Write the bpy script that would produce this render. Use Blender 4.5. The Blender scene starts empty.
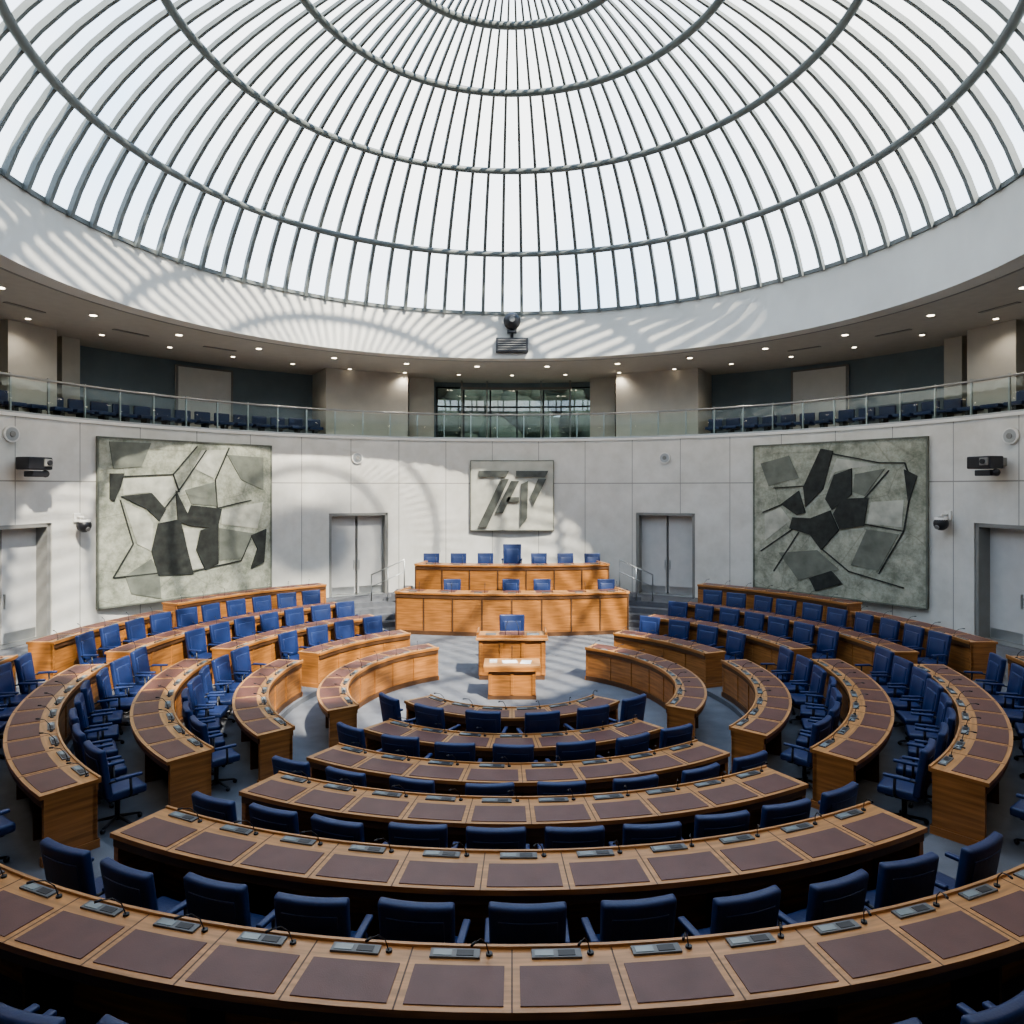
import bpy, bmesh, math, random
from mathutils import Vector, Matrix
random.seed(4)
D=13.6; CH=4.45; F=700.0; HY=488.0; CXP=512.0
RW=12.3
rad=math.radians
# ---------------------------------------------------------------- materials
def newmat(name):
    m=bpy.data.materials.new(name); m.use_nodes=True
    nt=m.node_tree; b=nt.nodes["Principled BSDF"]; return m,nt,b
def N(nt,t,**k):
    n=nt.nodes.new(t)
    for a,v in k.items(): setattr(n,a,v)
    return n
def mat(name,col,rough=.5,metal=0,var=.12,scale=4,bump=0,bscale=60,coords='Object',stretch=(1,1,1),spec=None,emit=None):
    m,nt,b=newmat(name)
    b.inputs['Roughness'].default_value=rough; b.inputs['Metallic'].default_value=metal
    if spec is not None: b.inputs['Specular IOR Level'].default_value=spec
    tc=N(nt,'ShaderNodeTexCoord'); mp=N(nt,'ShaderNodeMapping'); mp.inputs['Scale'].default_value=stretch
    nt.links.new(tc.outputs[coords],mp.inputs[0])
    no=N(nt,'ShaderNodeTexNoise'); no.inputs['Scale'].default_value=scale; no.inputs['Detail'].default_value=5
    nt.links.new(mp.outputs[0],no.inputs['Vector'])
    cr=N(nt,'ShaderNodeValToRGB')
    cr.color_ramp.elements[0].position=.3; cr.color_ramp.elements[1].position=.7
    cr.color_ramp.elements[0].color=[c*(1-var) for c in col]+[1]
    cr.color_ramp.elements[1].color=[min(1,c*(1+var)) for c in col]+[1]
    nt.links.new(no.outputs['Fac'],cr.inputs[0]); nt.links.new(cr.outputs[0],b.inputs['Base Color'])
    if bump:
        n2=N(nt,'ShaderNodeTexNoise'); n2.inputs['Scale'].default_value=bscale
        nt.links.new(mp.outputs[0],n2.inputs['Vector'])
        bp=N(nt,'ShaderNodeBump'); bp.inputs['Strength'].default_value=bump; bp.inputs['Distance'].default_value=.02
        nt.links.new(n2.outputs['Fac'],bp.inputs['Height']); nt.links.new(bp.outputs[0],b.inputs['Normal'])
    if emit:
        b.inputs['Emission Color'].default_value=list(emit[0])+[1]; b.inputs['Emission Strength'].default_value=emit[1]
    return m
M={}
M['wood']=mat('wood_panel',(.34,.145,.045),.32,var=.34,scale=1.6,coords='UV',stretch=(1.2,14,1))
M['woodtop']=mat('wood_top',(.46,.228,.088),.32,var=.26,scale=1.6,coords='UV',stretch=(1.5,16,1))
M['wooddark']=mat('wood_dark',(.10,.048,.022),.5,var=.2,coords='UV',stretch=(1,8,1))
M['leather']=mat('leather_pad',(.13,.055,.043),.42,var=.12,scale=5,bump=.1,bscale=120)
M['blue']=mat('blue_leather',(.018,.034,.108),.42,var=.15,scale=3,bump=.1,bscale=50)
M['black']=mat('black_plastic',(.02,.02,.024),.4)
M['console']=mat('console_grey',(.12,.12,.12),.35)
M['screen']=mat('console_screen',(.24,.27,.27),.2)
M['carpet']=mat('carpet_blue_grey',(.14,.145,.158),.95,var=.16,scale=2.5,bump=.3,bscale=150)
M['metal']=mat('brushed_metal',(.45,.46,.46),.35,metal=.8,var=.05)
M['dome']=mat('dome_steel',(.15,.162,.155),.5,var=.1)
M['white']=mat('white_paint',(.72,.70,.66),.6,var=.03)
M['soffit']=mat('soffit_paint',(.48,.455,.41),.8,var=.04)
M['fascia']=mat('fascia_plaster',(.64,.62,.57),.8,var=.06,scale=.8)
M['concrete']=mat('concrete_block',(.52,.495,.44),.85,var=.08,scale=1.5)
M['slate']=mat('slate_wall',(.21,.26,.29),.8,var=.1,scale=1)
M['door']=mat('door_grey',(.56,.55,.53),.5,var=.04)
M['frame']=mat('door_frame',(.24,.235,.22),.5,var=.05)
M['green']=mat('foliage',(.055,.065,.05),.9,var=.5,scale=3)
M['paper']=mat('paper',(.8,.8,.78),.8,var=.02)
M['emblem']=mat('emblem_bronze',(.10,.105,.092),.4,metal=.1,var=.35,scale=3)
M['plaque']=mat('plaque_stone',(.50,.49,.42),.7,var=.16,scale=2)
M['dark']=mat('relief_dark',(.032,.035,.031),.75,var=.4,scale=5)
M['mid']=mat('relief_mid',(.17,.18,.148),.8,var=.25,scale=3)
M['pale']=mat('relief_pale',(.45,.45,.38),.8,var=.25,scale=3)
M['lamp']=mat('lamp_emit',(1,.9,.75),.5,emit=((1,.86,.66),9))
M['ground']=mat('ground_grass',(.10,.12,.07),.9,var=.3,scale=.5)
def stone():
    m,nt,b=newmat('relief_stone'); b.inputs['Roughness'].default_value=.85
    tc=N(nt,'ShaderNodeTexCoord')
    n1=N(nt,'ShaderNodeTexNoise'); n1.inputs['Scale'].default_value=1.5; n1.inputs['Detail'].default_value=12; n1.inputs['Roughness'].default_value=.82
    cr=N(nt,'ShaderNodeValToRGB'); cr.color_ramp.elements[0].position=.38; cr.color_ramp.elements[1].position=.62
    cr.color_ramp.elements[0].color=(.19,.205,.155,1); cr.color_ramp.elements[1].color=(.49,.49,.40,1)
    v=N(nt,'ShaderNodeTexVoronoi',feature='DISTANCE_TO_EDGE'); v.inputs['Scale'].default_value=.6
    c2=N(nt,'ShaderNodeValToRGB'); c2.color_ramp.elements[0].color=(.6,.6,.58,1); c2.color_ramp.elements[1].color=(1,1,1,1); c2.color_ramp.elements[1].position=.012
    mx=N(nt,'ShaderNodeMix',data_type='RGBA',blend_type='MULTIPLY'); mx.inputs[0].default_value=.6
    nt.links.new(tc.outputs['Object'],n1.inputs['Vector']); nt.links.new(tc.outputs['Object'],v.inputs['Vector'])
    nt.links.new(n1.outputs['Fac'],cr.inputs[0]); nt.links.new(v.outputs['Distance'],c2.inputs[0])
    nt.links.new(cr.outputs[0],mx.inputs[6]); nt.links.new(c2.outputs[0],mx.inputs[7]); nt.links.new(mx.outputs[2],b.inputs['Base Color'])
    bp=N(nt,'ShaderNodeBump'); bp.inputs['Strength'].default_value=.6; bp.inputs['Distance'].default_value=.04
    nt.links.new(n1.outputs['Fac'],bp.inputs['Height']); nt.links.new(bp.outputs[0],b.inputs['Normal'])
    return m
M['stone']=stone()
def wallmat():
    m,nt,b=newmat('wall_concrete_panels'); b.inputs['Roughness'].default_value=.8
    tc=N(nt,'ShaderNodeTexCoord'); sp=N(nt,'ShaderNodeSeparateXYZ'); nt.links.new(tc.outputs['UV'],sp.inputs[0])
    def joint(sock,period,off,w):
        a=N(nt,'ShaderNodeMath',operation='ADD'); nt.links.new(sock,a.inputs[0]); a.inputs[1].default_value=off
        p=N(nt,'ShaderNodeMath',operation='PINGPONG'); nt.links.new(a.outputs[0],p.inputs[0]); p.inputs[1].default_value=period/2
        l=N(nt,'ShaderNodeMath',operation='LESS_THAN'); nt.links.new(p.outputs[0],l.inputs[0]); l.inputs[1].default_value=w
        return l.outputs[0]
    j1=joint(sp.outputs[0],1.75,.0,.013); j2=joint(sp.outputs[1],40,-4.62,.017)
    mx=N(nt,'ShaderNodeMath',operation='MAXIMUM'); nt.links.new(j1,mx.inputs[0]); nt.links.new(j2,mx.inputs[1])
    no=N(nt,'ShaderNodeTexNoise'); no.inputs['Scale'].default_value=1.1; no.inputs['Detail'].default_value=10; no.inputs['Roughness'].default_value=.65
    nt.links.new(tc.outputs['Object'],no.inputs['Vector'])
    cr=N(nt,'ShaderNodeValToRGB'); cr.color_ramp.elements[0].position=.3; cr.color_ramp.elements[1].position=.7
    cr.color_ramp.elements[0].color=(.57,.55,.50,1); cr.color_ramp.elements[1].color=(.72,.70,.655,1)
    nt.links.new(no.outputs['Fac'],cr.inputs[0])
    mm=N(nt,'ShaderNodeMix',data_type='RGBA'); nt.links.new(mx.outputs[0],mm.inputs[0]); nt.links.new(cr.outputs[0],mm.inputs[6]); mm.inputs[7].default_value=(.32,.31,.28,1)
    nt.links.new(mm.outputs[2],b.inputs['Base Color'])
    return m
M['wall']=wallmat()
def glassmat(name,tint,fac,rough=.02,gl=(1,1,1,1)):
    m=bpy.data.materials.new(name); m.use_nodes=True; nt=m.node_tree; nt.nodes.clear()
    o=N(nt,'ShaderNodeOutputMaterial'); t=N(nt,'ShaderNodeBsdfTransparent'); g=N(nt,'ShaderNodeBsdfGlossy'); x=N(nt,'ShaderNodeMixShader')
    t.inputs[0].default_value=tint; g.inputs['Roughness'].default_value=rough; g.inputs[0].default_value=gl
    x.inputs[0].default_value=fac
    nt.links.new(t.outputs[0],x.inputs[1]); nt.links.new(g.outputs[0],x.inputs[2]); nt.links.new(x.outputs[0],o.inputs[0])
    return m
M['glass']=glassmat('rail_glass',(.93,.97,.96,1),.05)
M['domeglass']=glassmat('dome_glass',(.93,.97,1,1),.02)
M['winglass']=glassmat('window_glass',(.55,.60,.60,1),.10)
# ---------------------------------------------------------------- mesh builder
class B:
    def __init__(s): 
        s.bm=bmesh.new(); s.uv=s.bm.loops.layers.uv.new('UVMap'); s.mats=[]
    def mi(s,k):
        if k not in s.mats: s.mats.append(k)
        return s.mats.index(k)
    def face(s,vs,k,uvs=None,smooth=False):
        try: f=s.bm.faces.new(vs)
        except ValueError: return
        f.material_index=s.mi(k); f.smooth=smooth
        if uvs:
            for l,u in zip(f.loops,uvs): l[s.uv].uv=u
        else:
            f.normal_update(); n=f.normal
            for l in f.loops:
                c=l.vert.co
                if abs(n.z)>.7: l[s.uv].uv=(c.x,c.y)
                elif abs(n.x)>.7: l[s.uv].uv=(c.y,c.z)
                else: l[s.uv].uv=(c.x,c.z)
    def sector(s,r0,r1,a0,a1,z0,z1,k,cy=D,step=2.0,full=False,ktop=None):
        n=max(1,math.ceil((a1-a0)/step)); rings=[]
        for i in range(n+1):
            a=rad(a0+(a1-a0)*i/n); sn,cs=math.sin(a),math.cos(a)
            if full and i==n: rings.append(rings[0]); break
            rings.append([s.bm.verts.new((r*sn,cy-r*cs,z)) for r,z in ((r0,z0),(r1,z0),(r1,z1),(r0,z1))])
        rm=(r0+r1)/2
        for i in range(n):
            A,Bq=rings[i],rings[i+1]; u0=rm*rad(a0+(a1-a0)*i/n); u1=rm*rad(a0+(a1-a0)*(i+1)/n)
            co=((r0,z0),(r1,z0),(r1,z1),(r0,z1))
            for j in range(4):
                q=(j+1)%4
                if j in(0,2): v0,v1=co[j][0],co[q][0]
                else: v0,v1=co[j][1],co[q][1]
                kk=ktop if (j==2 and ktop) else k
                s.face([A[j],A[q],Bq[q],Bq[j]],kk,[(u0,v0),(u0,v1),(u1,v1),(u1,v0)])
        if not full:
            s.face(list(reversed(rings[0])),k); s.face(rings[-1],k)
    def box(s,c,d,k,M4=None,bev=0,seg=2,smooth=False,bend=0,taper=0):
        t=bmesh.new(); bmesh.ops.create_cube(t,size=1)
        if bend:
            bmesh.ops.subdivide_edges(t,edges=[e for e in t.edges if abs((e.verts[0].co-e.verts[1].co).x)>.5],cuts=5)
        bmesh.ops.scale(t,vec=d,verts=t.verts)
        if bev:
            es=[e for e in t.edges if len(e.link_faces)==2 and e.calc_face_angle(0)>.5]
            bmesh.ops.bevel(t,geom=es,offset=bev,segments=seg,profile=.6,affect='EDGES')
        for v in t.verts:
            if taper: v.co.x*=1+taper*(v.co.z/d[2])
            if bend: v.co.y+=bend*v.co.x**2
            v.co+=Vector(c)
            if M4: v.co=M4@v.co
        bmesh.ops.recalc_face_normals(t,faces=t.faces)
        mp={v:s.bm.verts.new(v.co) for v in t.verts}
        for f in t.faces: s.face([mp[v] for v in f.verts],k,smooth=smooth)
        t.free()
    def tube(s,pts,r,k,n=8,closed=False,smooth=True,r2=None):
        pts=[Vector(p) for p in pts]; rings=[]; m=len(pts)
        for i,p in enumerate(pts):
            if closed: t=(pts[(i+1)%m]-pts[i-1])
            else: t=pts[min(i+1,m-1)]-pts[max(i-1,0)]
            t.normalize(); up=Vector((0,0,1)) if abs(t.z)<.95 else Vector((1,0,0))
            a=t.cross(up).normalized(); b=t.cross(a)
            rr=r if r2 is None else r+(r2-r)*i/(m-1)
            rings.append([s.bm.verts.new(p+rr*(math.cos(2*math.pi*j/n)*a+math.sin(2*math.pi*j/n)*b)) for j in range(n)])
        for i in range(m if closed else m-1):
            A,C=rings[i],rings[(i+1)%m]
            for j in range(n): s.face([A[j],A[(j+1)%n],C[(j+1)%n],C[j]],k,smooth=smooth)
        if not closed: s.face(list(reversed(rings[0])),k); s.face(rings[-1],k)
    def ball(s,c,r,k,sc=(1,1,1)):
        t=bmesh.new(); bmesh.ops.create_uvsphere(t,u_segments=16,v_segments=10,radius=r)
        mp={v:s.bm.verts.new((v.co.x*sc[0]+c[0],v.co.y*sc[1]+c[1],v.co.z*sc[2]+c[2])) for v in t.verts}
        for f in t.faces: s.face([mp[v] for v in f.verts],k,smooth=True)
        t.free()
    def prism(s,poly,y0,y1,k):
        a=[s.bm.verts.new((p[0],y0,p[1])) for p in poly]; b=[s.bm.verts.new((p[0],y1,p[1])) for p in poly]
        s.face(a,k); s.face(list(reversed(b)),k)
        for i in range(len(poly)):
            j=(i+1)%len(poly); s.face([a[i],b[i],b[j],a[j]],k)
    def done(s,name,loc=(0,0,0),rz=0,parent=None,recalc=True):
        if recalc: bmesh.ops.recalc_face_normals(s.bm,faces=s.bm.faces)
        me=bpy.data.meshes.new(name); s.bm.to_mesh(me); s.bm.free()
        for k in s.mats: me.materials.append(M[k])
        o=bpy.data.objects.new(name,me); bpy.context.collection.objects.link(o)
        o.location=loc; o.rotation_euler=(0,0,rz)
        if parent: o.parent=parent
        return o
def px(p,R):
    m=(p-CXP)/F; a=1+m*m; d=(2*D+math.sqrt(4*D*D-4*a*(D*D-R*R)))/(2*a); x=m*d
    th=math.degrees(math.atan2(x,D-d)); return (th+360)%360 , x, d
def zat(py,d): return CH-(py-HY)/F*d
def pol(r,th,z=0): a=rad(th); return (r*math.sin(a),D-r*math.cos(a),z)

# ---------------------------------------------------------------- rings
R=[2.35,3.65,5.05,6.52,8.0,9.56]; DEP=[.54,.55,.58,.60,.60,.58]; Z=[0,0,.1,.3,.48,.67]
# ---------------------------------------------------------------- floor
b=B()
LV=.67
b.sector(0.001,R[2]-DEP[2]-.05,0,360,-.3,0,'carpet',full=True,step=4)
for i in (2,3,4,5):
    r0=R[i]-DEP[i]-.05; r1=(R[i+1]-DEP[i+1]-.05) if i<5 else 15.0
    b.sector(r0,r1,-147,147,-.3,Z[i],'carpet')
b.sector(R[2]-DEP[2]-.05,9.6,147,213,-.3,0,'carpet')
for j,(r0,r1) in enumerate(((9.6,9.95),(9.95,10.3),(10.3,10.65),(10.65,15.0))):
    b.sector(r0,r1,147,213,-.3,LV*(j+1)/4,'carpet')
b.done('floor')
# ---------------------------------------------------------------- curved wall with door openings
doors=[]
for pa,pb in ((329,388),(636,695)):
    doors.append((px(pa,RW)[0],px(pb,RW)[0]))
ls=px(52,RW)[0]; doors.append((ls,ls+9.8)); rs=px(974,RW)[0]; doors.append((rs-9.8,rs))
doors=[tuple(sorted(d)) for d in doors]; doors.sort()
DT=3.57; WT=6.19
b=B(); cur=42.0
for a0,a1 in doors:
    b.sector(RW,RW+.55,cur,a0,LV,WT,'wall',step=1.5); b.sector(RW,RW+.55,a0,a1,DT,WT,'wall',step=1.5); cur=a1
b.sector(RW,RW+.55,cur,318,LV,WT,'wall',step=1.5)
b.sector(RW-.04,RW+.6,42,318,WT-.02,WT+.06,'white',step=1.5)
b.done('wall_chamber')
for i,(a0,a1) in enumerate(doors):
    b=B(); am=(a0+a1)/2
    w=2*RW*math.sin(rad((a1-a0)/2)); H=DT-LV
    for sx in(-1,1):
        b.box((sx*(w/2-.05),.22,H/2),(.10,.5,H),'frame',bev=.01)
        b.box((sx*(w/4-.02),.36,(H-.1)/2+.01),(w/2-.12,.07,H-.12),'door',bev=.012)
        b.box((sx*.09,.30,1.05),(.03,.05,.35),'metal',bev=.01)
        b.box((sx*(w/4-.02),.322,.16),(w/2-.2,.01,.24),'metal')
    b.box((0,.22,H-.05),(w,.5,.10),'frame',bev=.01)
    b.box((0,.40,H/2),(.03,.06,H-.1),'frame')
    b.box((0,.2,.008),(w-.2,.6,.012),'metal')
    p=pol(RW+.02,am,LV); b.done('door_%d'%(i+1),p,rad(am+180))
# ---------------------------------------------------------------- gallery
b=B()
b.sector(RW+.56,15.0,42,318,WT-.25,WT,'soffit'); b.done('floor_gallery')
GZ=8.7
wa=px(437,14.8)[0]; wb=px(597,14.8)[0]; wa,wb=sorted((wa,wb))
b=B()
b.sector(14.8,15.1,wb-360,wa,-.3,GZ,'slate'); b.sector(14.8,15.1,wa,wb,-.3,6.35,'slate'); b.sector(14.8,15.1,wa,wb,8.5,GZ,'slate')
b.done('wall_gallery')
def pier(pa,pb,R0,name='gallery_pier',k='concrete'):
    for mir in (0,1):
        A=px(pa,R0)[0];C=px(pb,R0)[0]; A,C=sorted((A,C))
        if mir: A,C=360-C,360-A
        b=B(); b.sector(R0,14.79,A,C,WT,GZ-.005,k,step=1); 
        b.sector(R0-.02,R0,A,C,WT,WT+.12,'frame',step=1); b.done(name)
pier(326,408,12.95); pier(409,434,13.8); pier(8,57,13.3); pier(62,80,13.9)
pier(-60,-20,13.3)
for mir in (0,1):
    A=px(175,14.78)[0];C=px(232,14.78)[0]; A,C=sorted((A,C))
    if mir: A,C=360-C,360-A
    b=B(); b.sector(14.70,14.79,A,C,WT,8.55,'white',step=1); b.sector(14.68,14.70,A,A+.25,WT,8.55,'frame'); b.sector(14.68,14.70,C-.25,C,WT,8.55,'frame'); b.sector(14.68,14.70,A,C,8.5,8.56,'frame'); b.done('gallery_door_panel')
b=B()
n=6
for i in range(n+1):
    a=wa+(wb-wa)*i/n; b.sector(14.78,14.9,a-.12,a+.12,6.35,8.5,'black')
for z in (6.35,7.7,8.45): b.sector(14.78,14.9,wa,wb,z,z+.06,'black')
b.sector(14.84,14.85,wa,wb,6.35,8.5,'winglass'); 
b.done('window_1')
b=B()
for p in (462,487,541,570):
    a=px(p,13.9)[0]; b.sector(13.9,13.98,a-.1,a+.1,WT,8.65,'frame')
b.sector(13.9,13.98,px(571,13.9)[0]-.1,px(461,13.9)[0]+.1,8.3,8.4,'frame')
b.done('gallery_glazed_screen')
b=B()
for k in range(2):
    a=212 if k==0 else 96
    e=264 if k==0 else 148
    while a<e:
        Mx=Matrix.Translation(pol(13.15,a,WT))@Matrix.Rotation(rad(a),4,'Z')
        b.box((0,-.2,.50),(.5,.09,.42),'blue',Mx,bev=.04); b.box((0,.0,.36),(.5,.42,.10),'blue',Mx,bev=.03); b.box((0,.0,.16),(.12,.3,.32),'black',Mx)
        a+=2.7
b.done('gallery_seating')
b=B()
b.sector(RW+.28,RW+.295,43,317,WT+.06,7.12,'glass',step=1.5)
b.tube([pol(RW+.28,43+i*1.5,7.19) for i in range(184)],.032,'metal')
for i in range(62): 
    a=43+i*4.5
    if a<318: b.box((0,0,0),(.04,.05,1.0),'metal',Matrix.Translation(pol(RW+.33,a,WT+.56))@Matrix.Rotation(rad(a),4,'Z'))
b.sector(RW+.26,RW+.31,43,317,WT+.06,WT+.14,'metal',step=1.5)
b.done('gallery_railing')
# ---------------------------------------------------------------- ceiling / fascia / dome
RD=9.3; ZB=CH+5.66
b=B()
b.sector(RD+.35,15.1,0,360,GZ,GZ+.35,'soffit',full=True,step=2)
b.sector(RD+.5,RD+.56,0,360,GZ-.03,GZ,'frame',full=True,step=2)
b.done('ceiling')
b=B()
b.sector(RD,RD+.5,0,360,GZ-.02,ZB,'fascia',full=True,step=2)
b.sector(RD-.05,RD+.5,0,360,ZB,ZB+.10,'dome',full=True,step=2)
b.done('trim_1')
DA,DBv=9.6,7.3; T0=math.acos(9.3/DA); ZC=ZB-DBv*math.sin(T0)
def ell(t,off=0):
    c,s=math.cos(t),math.sin(t); n=Vector((c/DA,s/DBv)).normalized()
    return (DA*c-n.x*off, ZC+DBv*s-n.y*off)
b=B(); NR=92; T1=math.acos(1.0/DA); NS=16
for i in range(NR):
    th=(i+.5)*360/NR; a=rad(th); rd=Vector((math.sin(a),-math.cos(a),0)); tg=Vector((math.cos(a),math.sin(a),0)); prev=None
    for j in range(NS+1):
        t=T0+(T1-T0)*j/NS; w=.052*(.24+.76*math.cos(t)); dp=.05+.07*math.cos(t)
        ro,zo=ell(t,0); ri,zi=ell(t,dp)
        c0=Vector((0,D,0))
        ring=[b.bm.verts.new(c0+rd*ro+Vector((0,0,zo))+tg*w),b.bm.verts.new(c0+rd*ro+Vector((0,0,zo))-tg*w),b.bm.verts.new(c0+rd*ri+Vector((0,0,zi))-tg*w),b.bm.verts.new(c0+rd*ri+Vector((0,0,zi))+tg*w)]
        if prev:
            for q in range(4): b.face([prev[q],prev[(q+1)%4],ring[(q+1)%4],ring[q]],'dome')
        prev=ring
for rr in (8.40,6.55,4.5,2.68,1.05):
    t=math.acos(rr/DA); 
    r_,z_=ell(t,.13)
    b.tube([(r_*math.sin(rad(q*2.5)),D-r_*math.cos(rad(q*2.5)),z_) for q in range(144)],.09 if rr>2 else .06,'dome',n=8,closed=True)
# unseen opaque disc added at the crown to block the oculus's bright sun spot
b.sector(.001,1.08,0,360,ell(T1)[1]-.02,ell(T1)[1]+.04,'dome',full=True,step=10)
prev=None; NA=92
for j in range(NS+1):
    t=T0+(math.pi/2-.001-T0)*j/NS; r_,z_=ell(t,-.03)
    ring=[b.bm.verts.new((r_*math.sin(2*math.pi*(q+.5)/NA),D-r_*math.cos(2*math.pi*(q+.5)/NA),z_)) for q in range(NA)]
    if prev:
        for q in range(NA): b.face([prev[q],prev[(q+1)%NA],ring[(q+1)%NA],ring[q]],'domeglass')
    prev=ring
b.done('glass_dome',recalc=False)
# downlights
b=B(); spots=[]
for i in range(28):
    th=i*360/28+.5*360/28; p=pol(10.9,th)
    b.tube([(p[0],p[1],GZ-.012),(p[0],p[1],GZ+.01)],.115,'metal',n=16); b.tube([(p[0],p[1],GZ-.02),(p[0],p[1],GZ-.005)],.08,'lamp',n=16); spots.append((p,90))
for i in range(21):
    th=90+i*9; p=pol(12.75,th)
    b.tube([(p[0],p[1],GZ-.012),(p[0],p[1],GZ+.01)],.09,'metal',n=16); b.tube([(p[0],p[1],GZ-.02),(p[0],p[1],GZ-.005)],.06,'lamp',n=16)
    if i%2==0: spots.append((p,50))
dl=b.done('downlight_ring')
for p,en in spots:
    l=bpy.data.lights.new('downlight_spot','SPOT'); l.energy=en; l.color=(1,.9,.76); l.spot_size=rad(140); l.spot_blend=.8; l.shadow_soft_size=.08
    o=bpy.data.objects.new('downlight_spot',l); o.location=(p[0],p[1],GZ-.05); bpy.context.collection.objects.link(o); o.parent=dl
b=B()
for th in (104,118,242,256,131,229):
    b.box((0,0,0),(1.0,.12,.02),'frame',Matrix.Translation(pol(11.8,th,GZ-.01))@Matrix.Rotation(rad(th),4,'Z'))
b.done('ceiling_vent_strip')
# ---------------------------------------------------------------- chairs
def chair_mesh():
    b=B()
    T=Matrix.Translation((0,-.19,.44))@Matrix.Rotation(rad(9),4,'X')
    b.box((0,0,.30),(.54,.085,.60),'blue',T,bev=.03,seg=3,smooth=True,bend=.35,taper=.06)
    b.box((0,.035,.27),(.40,.05,.40),'blue',T,bev=.02,seg=2,smooth=True,bend=.35)
    b.box((0,-.045,.28),(.42,.012,.44),'blue',T,bev=.004,bend=.35)
    b.box((0,.03,.44),(.50,.46,.10),'blue',bev=.035,seg=3,smooth=True)
    b.box((0,.02,.375),(.34,.32,.04),'black')
    b.box((0,-.22,.44),(.10,.04,.22),'black',bev=.01)
    for s in(-1,1):
        b.box((s*.285,.03,.655),(.06,.30,.035),'blue',bev=.012,smooth=True)
        b.tube([(s*.24,.06,.40),(s*.285,.06,.43),(s*.285,.05,.64)],.016,'black',n=6)
        b.tube([(s*.285,-.10,.645),(s*.24,-.22,.62)],.014,'black',n=6)
    b.tube([(0,0,.06),(0,0,.37)],.03,'black',n=10)
    for i in range(5):
        a=2*math.pi*i/5+.3; b.tube([(0,0,.10),(.26*math.cos(a),.26*math.sin(a),.055)],.022,'black',n=6,r2=.014)
        b.ball((.26*math.cos(a),.26*math.sin(a),.03),.03,'black')
    o=b.done('office_chair'); me=o.data; bpy.data.objects.remove(o); return me
CM=chair_mesh()
def chair(loc,rz,sc=1.0,name='office_chair'):
    o=bpy.data.objects.new(name,CM); bpy.context.collection.objects.link(o); o.location=loc; o.rotation_euler=(0,0,rz); o.scale=(1,1,1) if sc==1 else (1.15,1.1,sc)
# ---------------------------------------------------------------- desks
def desk(i,a0,a1,zr=None,ro=None,chairs=True,coff=.42):
    ro=ro or R[i]; dep=DEP[i]; ri=ro-dep; z=Z[i] if zr is None else zr
    b=B(); ht=.75; g=lambda w,r: w/r*57.2958
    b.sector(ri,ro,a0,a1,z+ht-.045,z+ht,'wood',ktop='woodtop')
    b.sector(ri+.02,ro-.02,a0+g(.02,ro),a1-g(.02,ro),z+ht-.13,z+ht-.045,'wooddark')
    b.sector(ri+.05,ri+.09,a0,a1,z,z+ht-.045,'wood')
    b.sector(ri+.02,ri+.05,a0,a1,z,z+.10,'wooddark')
    b.sector(ri,ri+.025,a0,a1,z+ht,z+ht+.02,'woodtop')
    for s in (0,1):
        q0,q1=(a0,a0+g(.06,ro)) if s==0 else (a1-g(.06,ro),a1)
        b.sector(ri+.04,ro-.04,q0,q1,z,z+ht-.04,'wood')
        b.sector(ri+.02,ro-.02,q0-(g(.015,ro) if s==0 else 0),q1+(g(.015,ro) if s else 0),z,z+.09,'wood')
    n=max(1,round((ro-.2)*rad(a1-a0)/.69)); da=(a1-a0-2*g(.04,ro))/n; s0=a0+g(.04,ro)
    for k in range(n):
        c=s0+(k+.5)*da
        b.sector(ro-.39,ro-.045,c-da/2+g(.05,ro),c+da/2-g(.05,ro),z+ht,z+ht+.006,'leather')
        b.sector(ri+.04,ri+.125,c-g(.20,ri),c+g(.12,ri),z+ht,z+ht+.014,'console',step=9)
        b.sector(ri+.055,ri+.11,c-g(.18,ri),c-g(.06,ri),z+ht+.014,z+ht+.017,'screen',step=9)
        b.sector(ri+.055,ri+.11,c-g(.03,ri),c+g(.08,ri),z+ht+.014,z+ht+.017,'black',step=9)
        mc=c+g(.18,ri)
        b.tube([pol(ri+.08,mc,z+ht),pol(ri+.08,mc,z+ht+.015)],.022,'black',n=8)
        b.tube([pol(ri+.08,mc,z+ht),pol(ri+.10,mc-g(.02,ri),z+ht+.09),pol(ri+.15,mc-g(.05,ri),z+ht+.15),pol(ri+.22,mc-g(.08,ri),z+ht+.17)],.0045,'black',n=5)
        b.tube([pol(ri+.21,mc-g(.08,ri),z+ht+.168),pol(ri+.25,mc-g(.10,ri),z+ht+.17)],.009,'black',n=6)
        if k: 
            cd=s0+k*da
            b.sector(ri+.025,ro,cd-g(.005,ro),cd+g(.005,ro),z+ht,z+ht+.0015,'wooddark',step=9)
            b.sector(ri+.035,ri+.05,cd-g(.022,ri),cd+g(.022,ri),z+.1,z+ht-.13,'wood',step=9)
            if k%2==0: b.sector(ri+.09,ro-.14,cd-g(.015,ro),cd+g(.015,ro),z,z+ht-.13,'wooddark',step=9)
        if chairs:
            rc=ro+coff+random.uniform(-.03,.03); chair(pol(rc,c,z),rad(c+random.uniform(-8,8)))
    b.done('curved_desk')
desk(0,-53,53,coff=.33)
desk(1,-39,40,coff=.36)
desk(2,-33,36)
desk(3,-28,31.5)
desk(4,-28,29.5)
desk(5,-46,46)
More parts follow.
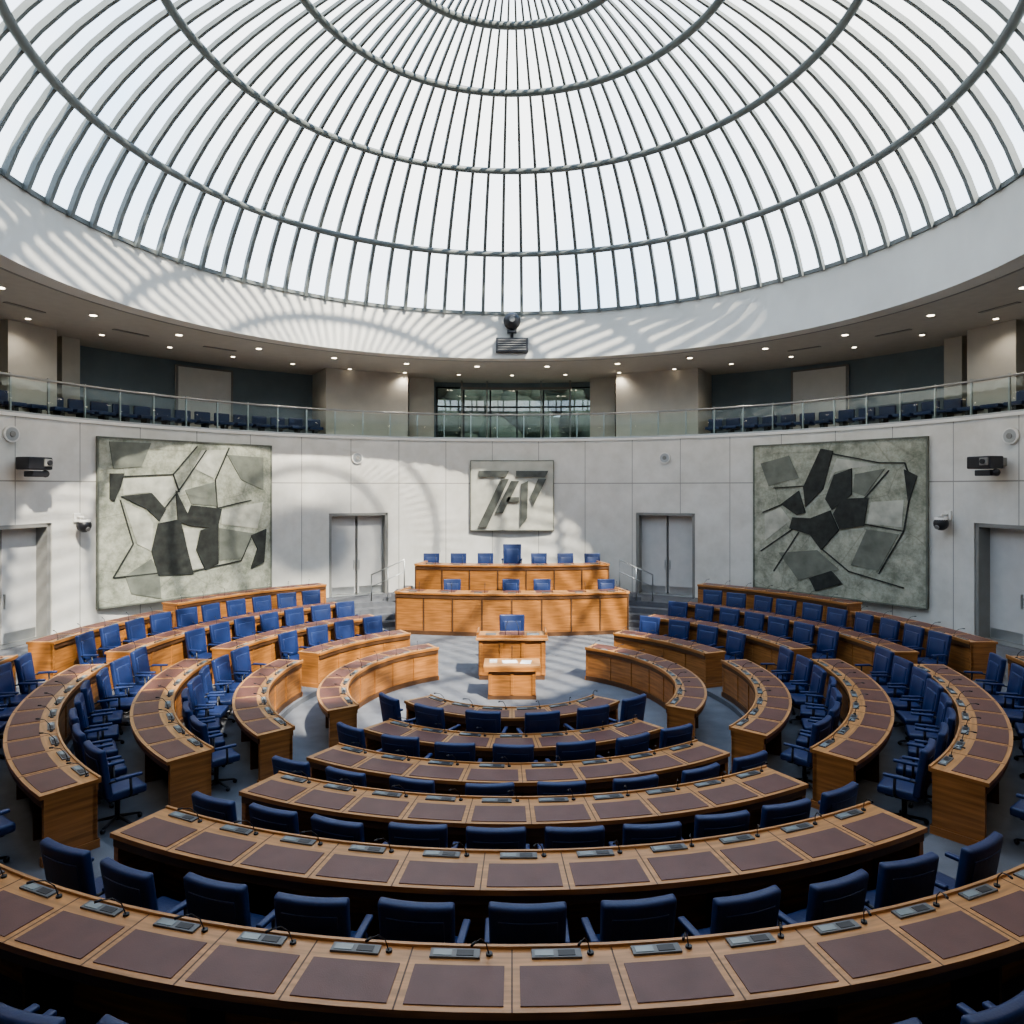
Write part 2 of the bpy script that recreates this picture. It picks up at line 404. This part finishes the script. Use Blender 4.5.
for s in(-1,1):
    def dd(i,a,c,**k):
        if s<0: desk(i,-c,-a,**k)
        else: desk(i,a,c,**k)
    dd(1,57,147,chairs=False)
    dd(2,47,103); dd(3,41,93); dd(4,38 if s<0 else 41,84,ro=8.0 if s<0 else 7.92); dd(5,55,84)
    dd(2,111,146); dd(3,101,144); dd(4,91,141)
    dd(5,91,113,chairs=False); dd(5,115,143,zr=.80,ro=9.8,chairs=False)
    b=B(); q=(115,143) if s>0 else (-143,-115)
    b.sector(9.15,10.75,q[0]-.6,q[1]+.6,.67,.80,'carpet'); b.done('floor_riser')
# ---------------------------------------------------------------- stage
CY=35.0
def bench(rf,half,z0,z1,dep,name):
    b=B(); g=lambda w: w/rf*57.3
    b.sector(rf-dep,rf+.04,-half,half,z1-.05,z1,'wood',cy=CY,ktop='woodtop')
    b.sector(rf-.05,rf,-half+.1,half-.1,z0,z1-.05,'wood',cy=CY)
    b.sector(rf,rf+.025,-half,half,z1-.16,z1-.09,'wooddark',cy=CY); b.sector(rf,rf+.03,-half,half,z0,z0+.12,'wooddark',cy=CY)
    n=int(2*half/g(.85)); 
    for i in range(n+1):
        a=-half+.1+(2*half-.2)*i/n; b.sector(rf,rf+.02,a-g(.02),a+g(.02),z0+.12,z1-.16,'wooddark',cy=CY,step=9)
    for s in(-1,1):
        q=(-half,-half+g(.08)) if s<0 else (half-g(.08),half)
        b.sector(rf-dep-.3,rf,q[0],q[1],z0,z1-.05,'wood',cy=CY)
        b.sector(rf-dep-.32,rf+.04,q[0]-.05,q[1]+.05,z1-.05,z1+.02,'woodtop',cy=CY)
    for i in range(7):
        a=-half+half*2*(i+.5)/7
        b.sector(rf-dep+.06,rf-.25,a-g(.28),a+g(.28),z1,z1+.006,'leather',cy=CY)
        b.sector(rf-.2,rf-.1,a-g(.12),a+g(.12),z1,z1+.03,'console',cy=CY)
        x=(rf-.15)*math.sin(rad(a+g(.2))); y=CY-(rf-.15)*math.cos(rad(a+g(.2)))
        b.tube([(x,y,z1),(x,y+.03,z1+.2),(x,y+.12,z1+.3)],.008,'black',n=5)
    return b.done(name)
bench(14.0,14.8,0,1.27,.7,'clerks_bench')
bench(12.25,15.2,.5,1.93,.6,'speakers_bench')
b=B()
b.sector(12.33,13.28,-15,15,0,.5,'carpet',cy=CY)
b.sector(9.75,12.18,-15.2,15.2,0,1.15,'carpet',cy=CY)
b.done('stage_platform')
for i in range(7):
    xx=(i-3)*.93; chair((xx,24.0-.03*abs(i-3)+.12,1.15),math.pi+random.uniform(-.05,.05),1.0 if i!=3 else 1.3, 'office_chair' if i!=3 else 'speakers_chair')
for xx in (-1.9,-.05,.95,3.0): chair((xx,22.15,.5),math.pi+random.uniform(-.1,.1))
for s in(-1,1):
    b=B()
    for j in range(3): b.box((s*(3.62+.28*(2-j)),24.0,.67+(.12*(j+1))/2),(.28,1.1,.12*(j+1)),'carpet')
    b.done('stage_steps')
    b=B()
    for yy in (23.4,):
        b.tube([(s*4.7,yy,.67),(s*4.7,yy,1.55),(s*3.6,yy,2.05),(s*3.6,yy,1.0)],.025,'metal')
        b.tube([(s*4.15,yy,.67),(s*4.15,yy,1.80)],.02,'metal')
        b.tube([(s*4.7,yy,1.15),(s*3.6,yy,1.65)],.015,'metal')
    b.done('stair_handrail')
b=B()
b.box((0,0,.05),(1.52,.72,.10),'wooddark'); b.box((0,0,.50),(1.56,.70,.84),'wood',bev=.01)
for x in (-.72,-.25,.25,.72): b.box((x,-.36,.5),(.08,.03,.78),'wood',bev=.005)
b.box((0,-.02,.95),(1.68,.82,.06),'woodtop',bev=.012)
for s in(-1,1): b.box((s*.80,.05,1.02),(.05,.62,.12),'wood',bev=.01)
b.box((0,-.38,1.0),(1.64,.04,.08),'wood',bev=.008)
b.box((0,.1,.985),(.6,.35,.01),'leather')
b.box((-.5,-.1,1.0),(.25,.18,.04),'console',bev=.01); b.box((.5,-.1,1.0),(.3,.2,.03),'screen',bev=.01)
for x in(-.15,.15): b.tube([(x,-.25,.98),(x,-.2,1.2),(x*.6,-.05,1.32)],.008,'black',n=6)
b.done('presiding_desk',(0,16.6,0))
b=B()
b.box((0,0,.04),(1.02,.56,.08),'wooddark'); b.box((0,0,.37),(1.0,.52,.62),'wood',bev=.01)
for x in (-.46,0,.46): b.box((x,-.27,.38),(.07,.02,.56),'wood',bev=.004)
b.box((0,0,.70),(1.20,.66,.05),'woodtop',bev=.012); b.box((0,-.32,.64),(1.16,.03,.08),'wood')
b.box((-.05,.0,.731),(.32,.24,.008),'paper',Matrix.Rotation(.1,4,'Z')); b.box((.3,.02,.729),(.22,.3,.006),'paper',Matrix.Rotation(-.15,4,'Z')); b.box((-.4,.02,.74),(.16,.16,.03),'paper')
b.tube([(0,.2,.72),(0,.2,.95),(0,.08,1.05)],.008,'black',n=6)
b.done('speaking_lectern',(0,15.0,0))
chair((0,17.45,0),math.pi,1.2)
# ---------------------------------------------------------------- reliefs
def relief(right,polys,lines,mids,pales=()):
    p0,p1=(755,928) if right else (97,270)
    Ra=RW-.03; A=px(p0,Ra); C=px(p1,Ra)
    P=Vector((A[1],A[2])); Q=Vector((C[1],C[2])); w=(Q-P).length; mid=(P+Q)/2; rz=math.atan2((Q-P).y,(Q-P).x)
    zt,zb=5.82,1.22; H=zt-zb
    def mp(x,y):
        u=(x-p0)/173.0
        if right: t,bo=447-12*u,585+27*u
        else: t,bo=435+12*u,612-27*u
        d0,d1=A[2],C[2]; uu=(u*d0)/(d1+(d0-d1)*u)
        v=(y-t)/(bo-t); return ((uu-.5)*w, zt-zb-v*H)
    def grow(pl,f):
        cx=sum(p[0] for p in pl)/len(pl); cy=sum(p[1] for p in pl)/len(pl)
        return [(cx+(p[0]-cx)*f,cy+(p[1]-cy)*f) for p in pl]
    b=B()
    b.box((0,.09,H/2),(w,.30,H),'stone',bev=.01)
    for sx in(-1,1): b.box((sx*(w/2),.08,H/2),(.04,.34,H+.04),'mid')
    for zz in (0,H): b.box((0,.08,zz),(w,.34,.04),'mid')
    for n_,pl in enumerate(pales): b.prism([mp(*p) for p in pl],-.074-.001*n_,-.05,'pale')
    for n_,pl in enumerate(mids): b.prism([mp(*p) for p in pl],-.080-.001*n_,-.05,'mid')
    for n_,pl in enumerate(polys): b.prism([mp(*p) for p in grow(pl,1.10)],-.10-.001*n_,-.05,'dark')
    for n_,l in enumerate(lines):
        for (q0,q1) in zip(l[:-1],l[1:]):
            a=Vector(mp(*q0)); c=Vector(mp(*q1)); d=(c-a).normalized(); n=Vector((-d.y,d.x))*.015
            b.prism([tuple(a+n),tuple(c+n),tuple(c-n),tuple(a-n)],-.092,-.05,'dark')
    b.done('stone_relief',(mid.x,mid.y,zb),rz)
relief(False,
 [[(122,497),(150,494),(163,509),(157,520),(146,509)],[(176,492),(187,514),(190,506),(218,509),(214,527),(190,525),(178,521)],[(158,526),(178,522),(184,548),(190,572),(158,574),(152,552)],
  [(200,532),(216,526),(216,562),(204,568),(196,550)],[(250,536),(264,530),(262,560),(250,566),(256,548)],[(109,474),(122,474),(119,486),(113,500),(109,498)]],
 [[(119,476),(172,474),(178,492)],[(163,509),(180,487),(205,450)],[(228,448),(214,480),(216,508)],[(119,500),(132,545),(112,580)],[(158,574),(112,580)],[(190,572),(240,560)],[(172,474),(196,446)],[(216,508),(250,500)],[(240,560),(250,536)]],
 [[(184,490),(213,482),(216,506),(190,504)],[(218,528),(254,533),(240,558),(218,560)],[(124,578),(150,560),(158,574),(160,600),(130,596)],[(226,455),(262,458),(262,490),(240,480)],[(108,440),(150,442),(140,466),(112,468)]],
 [[(122,478),(170,476),(176,490),(160,506),(148,492),(122,495)],[(182,528),(198,530),(194,552),(202,568),(190,570)],[(200,450),(226,450),(212,478),(192,468)],[(122,502),(144,512),(152,524),(150,552),(136,545)],[(220,510),(262,502),(256,528),(220,524)]])
relief(True,
 [[(806,486),(822,451),(833,453),(824,488),(808,504)],[(836,476),(852,470),(852,494),(834,508),(828,498)],[(844,500),(868,499),(864,525),(842,528),(836,514)],[(796,518),(812,519),(830,512),(838,530),(822,548),(812,534),(793,528)],
  [(784,504),(800,492),(806,512),(798,514)],[(906,470),(918,476),(910,502)],[(812,578),(832,572),(842,584),(818,590)]],
 [[(775,488),(806,486)],[(831,453),(880,462),(906,462),(912,480)],[(762,550),(795,528)],[(764,512),(784,504)],[(800,532),(775,570)],[(863,524),(905,532),(912,490)],[(822,548),(850,572),(905,590)],[(866,498),(890,470)],[(905,532),(880,575)]],
 [[(856,474),(886,468),(866,496),(854,492)],[(780,552),(818,550),(840,570),(800,580)],[(868,530),(900,535),(880,572),(852,566)],[(762,464),(790,456),(800,478),(770,486)]],
 [[(766,514),(782,507),(792,520),(766,540)],[(872,502),(905,500),(903,528),(868,524)],[(838,458),(878,464),(852,468),(836,472),(828,486)]])
# emblem plaque
sc=25.85/F
b=B(); 
W_=82*sc; H_=69*sc
b.box((0,.04,0),(W_,.18,H_),'plaque',bev=.02)
for sx in(-1,1): b.box((sx*(W_/2+.01),.04,0),(.02,.21,H_+.04),'mid')
for sz in(-1,1): b.box((0,.04,sz*(H_/2+.01)),(W_+.04,.21,.02),'mid')
def ep(x,y): return ((x-512)*sc,-(y-495.5)*sc)
for k,pl in (('emblem',[(479,471),(509,471),(506,477),(479,477)]),('emblem',[(501,479),(509,479),(487,527),(478,527)]),
           ('emblem',[(511,481),(519,481),(503,513),(495,513)]),('emblem',[(508,497),(519,497),(519,502),(506,502)]),('emblem',[(521,484),(528,481),(527,518),(520,527)]),
           ('emblem',[(516,471),(548,471),(545,477),(516,477)]),('emblem',[(538,479),(546,479),(533,506),(530,497)])):
    b.prism([ep(*p) for p in pl],-.13,.0,k)
b.done('emblem_plaque',(0,D+RW-.155,CH-(495.5-HY)*sc),0)
# ---------------------------------------------------------------- wall devices
def onwall(p,py):
    th,x,d=px(p,RW); return pol(RW,th,zat(py,d)),rad(th+180)
for p,py in ((357,458),(665,458),(10,434),(1012,436)):
    L,rz=onwall(p,py); b=B()
    r=.2
    b.tube([(0,0,0),(0,-.07,0)],r,'white',n=24); b.tube([(0,-.07,0),(0,-.08,0)],r*.8,'metal',n=24); b.tube([(0,-.08,0),(0,-.10,0)],r*.35,'frame',n=20)
    b.done('round_wall_speaker',L,rz)
for p,py in ((20,467),(1003,466)):
    L,rz=onwall(p,py); b=B()
    b.box((0,-.06,.1),(.2,.14,.2),'frame',bev=.01); b.tube([(0,-.1,.1),(0,-.4,.1)],.03,'black')
    b.box((-.05,-.5,.08),(.62,.42,.30),'black',bev=.03); b.box((.12,-.73,.1),(.2,.06,.18),'frame',bev=.01); b.tube([(.12,-.74,.1),(.12,-.80,.1)],.06,'black',n=14)
    b.box((.0,-.5,-.17),(.4,.3,.14),'black',bev=.02); b.ball((.24,-.5,-.16),.09,'black')
    b.done('wall_projector',L,rz)
for p,py in ((76,523),(949,521)):
    L,rz=onwall(p,py); b=B()
    b.box((0,-.03,.14),(.18,.06,.24),'white',bev=.02); b.tube([(0,-.05,.16),(0,-.28,.16),(0,-.3,.08)],.03,'white')
    b.tube([(0,-.3,.10),(0,-.3,-.04)],.15,'white',n=18); b.ball((0,-.3,-.06),.18,'black'); b.tube([(0,-.36,-.1),(0,-.47,-.16)],.06,'frame',n=12)
    b.done('security_camera',L,rz)
b=B()
zc=CH+(488-346)/F*(D+RD)
b.box((0,-.12,0),(1.05,.2,.46),'black',bev=.02)
for i in range(5): b.box((0,-.23,-.15+.075*i),(.9,.02,.02),'frame')
b.tube([(0,-.15,.2),(0,-.2,.55)],.05,'black'); b.ball((0,-.25,.75),.28,'black'); b.tube([(0,-.5,.75),(0,-.56,.75)],.09,'console',n=14)
b.box((0,-.2,.42),(.3,.2,.08),'black',bev=.01)
b.done('ceiling_camera_unit',(0,D+RD,zc),0)
# outside
b=B(); b.box((0,D,-.5),(300,300,.3),'ground'); b.done('ground')
b=B()
for i in range(16):
    x=-9+i*1.2; h=random.uniform(9.5,11.0); b.tube([(x,40,-.35),(x,40,h-2)],.2,'frame',n=6)
    for k in range(7): b.ball((x+random.uniform(-.9,.9),40+random.uniform(-.8,.8),h-random.uniform(0,3.5)),random.uniform(.7,1.3),'green')
b.done('tree_row')
# ---------------------------------------------------------------- world & sun
w=bpy.data.worlds.new('sky'); bpy.context.scene.world=w; w.use_nodes=True; nt=w.node_tree
bg=nt.nodes['Background']; tc=N(nt,'ShaderNodeTexCoord'); sp=N(nt,'ShaderNodeSeparateXYZ'); nt.links.new(tc.outputs['Generated'],sp.inputs[0])
cr=N(nt,'ShaderNodeValToRGB'); cr.color_ramp.elements[0].position=0.1; cr.color_ramp.elements[0].color=(.76,.88,1,1)
cr.color_ramp.elements[1].position=.75; cr.color_ramp.elements[1].color=(.42,.64,.98,1)
nt.links.new(sp.outputs[2],cr.inputs[0])
no=N(nt,'ShaderNodeTexNoise'); no.inputs['Scale'].default_value=1.9; no.inputs['Detail'].default_value=6; nt.links.new(tc.outputs['Generated'],no.inputs['Vector'])
c2=N(nt,'ShaderNodeValToRGB'); c2.color_ramp.elements[0].position=.44; c2.color_ramp.elements[1].position=.66; nt.links.new(no.outputs['Fac'],c2.inputs[0])
mx=N(nt,'ShaderNodeMix',data_type='RGBA'); nt.links.new(c2.outputs[0],mx.inputs[0]); nt.links.new(cr.outputs[0],mx.inputs[6]); mx.inputs[7].default_value=(1,.98,.95,1)
nt.links.new(mx.outputs[2],bg.inputs[0]); bg.inputs[1].default_value=3.4
s=bpy.data.lights.new('sun','SUN'); s.energy=13; s.angle=rad(1.2); s.color=(1,.91,.77)
so=bpy.data.objects.new('sun',s); bpy.context.collection.objects.link(so)
so.rotation_euler=Vector((.42,-.62,.78)).to_track_quat('Z','Y').to_euler()
# ---------------------------------------------------------------- camera
c=bpy.data.cameras.new('camera'); c.sensor_width=36; c.lens=F/1024*36; c.shift_y=-24/1024; c.clip_end=500
co=bpy.data.objects.new('camera',c); bpy.context.collection.objects.link(co); co.location=(0,0,CH); co.rotation_euler=(rad(90),0,0)
bpy.context.scene.camera=co
try: bpy.context.scene.view_settings.look='AgX - Medium High Contrast'
except Exception as e: print(e)
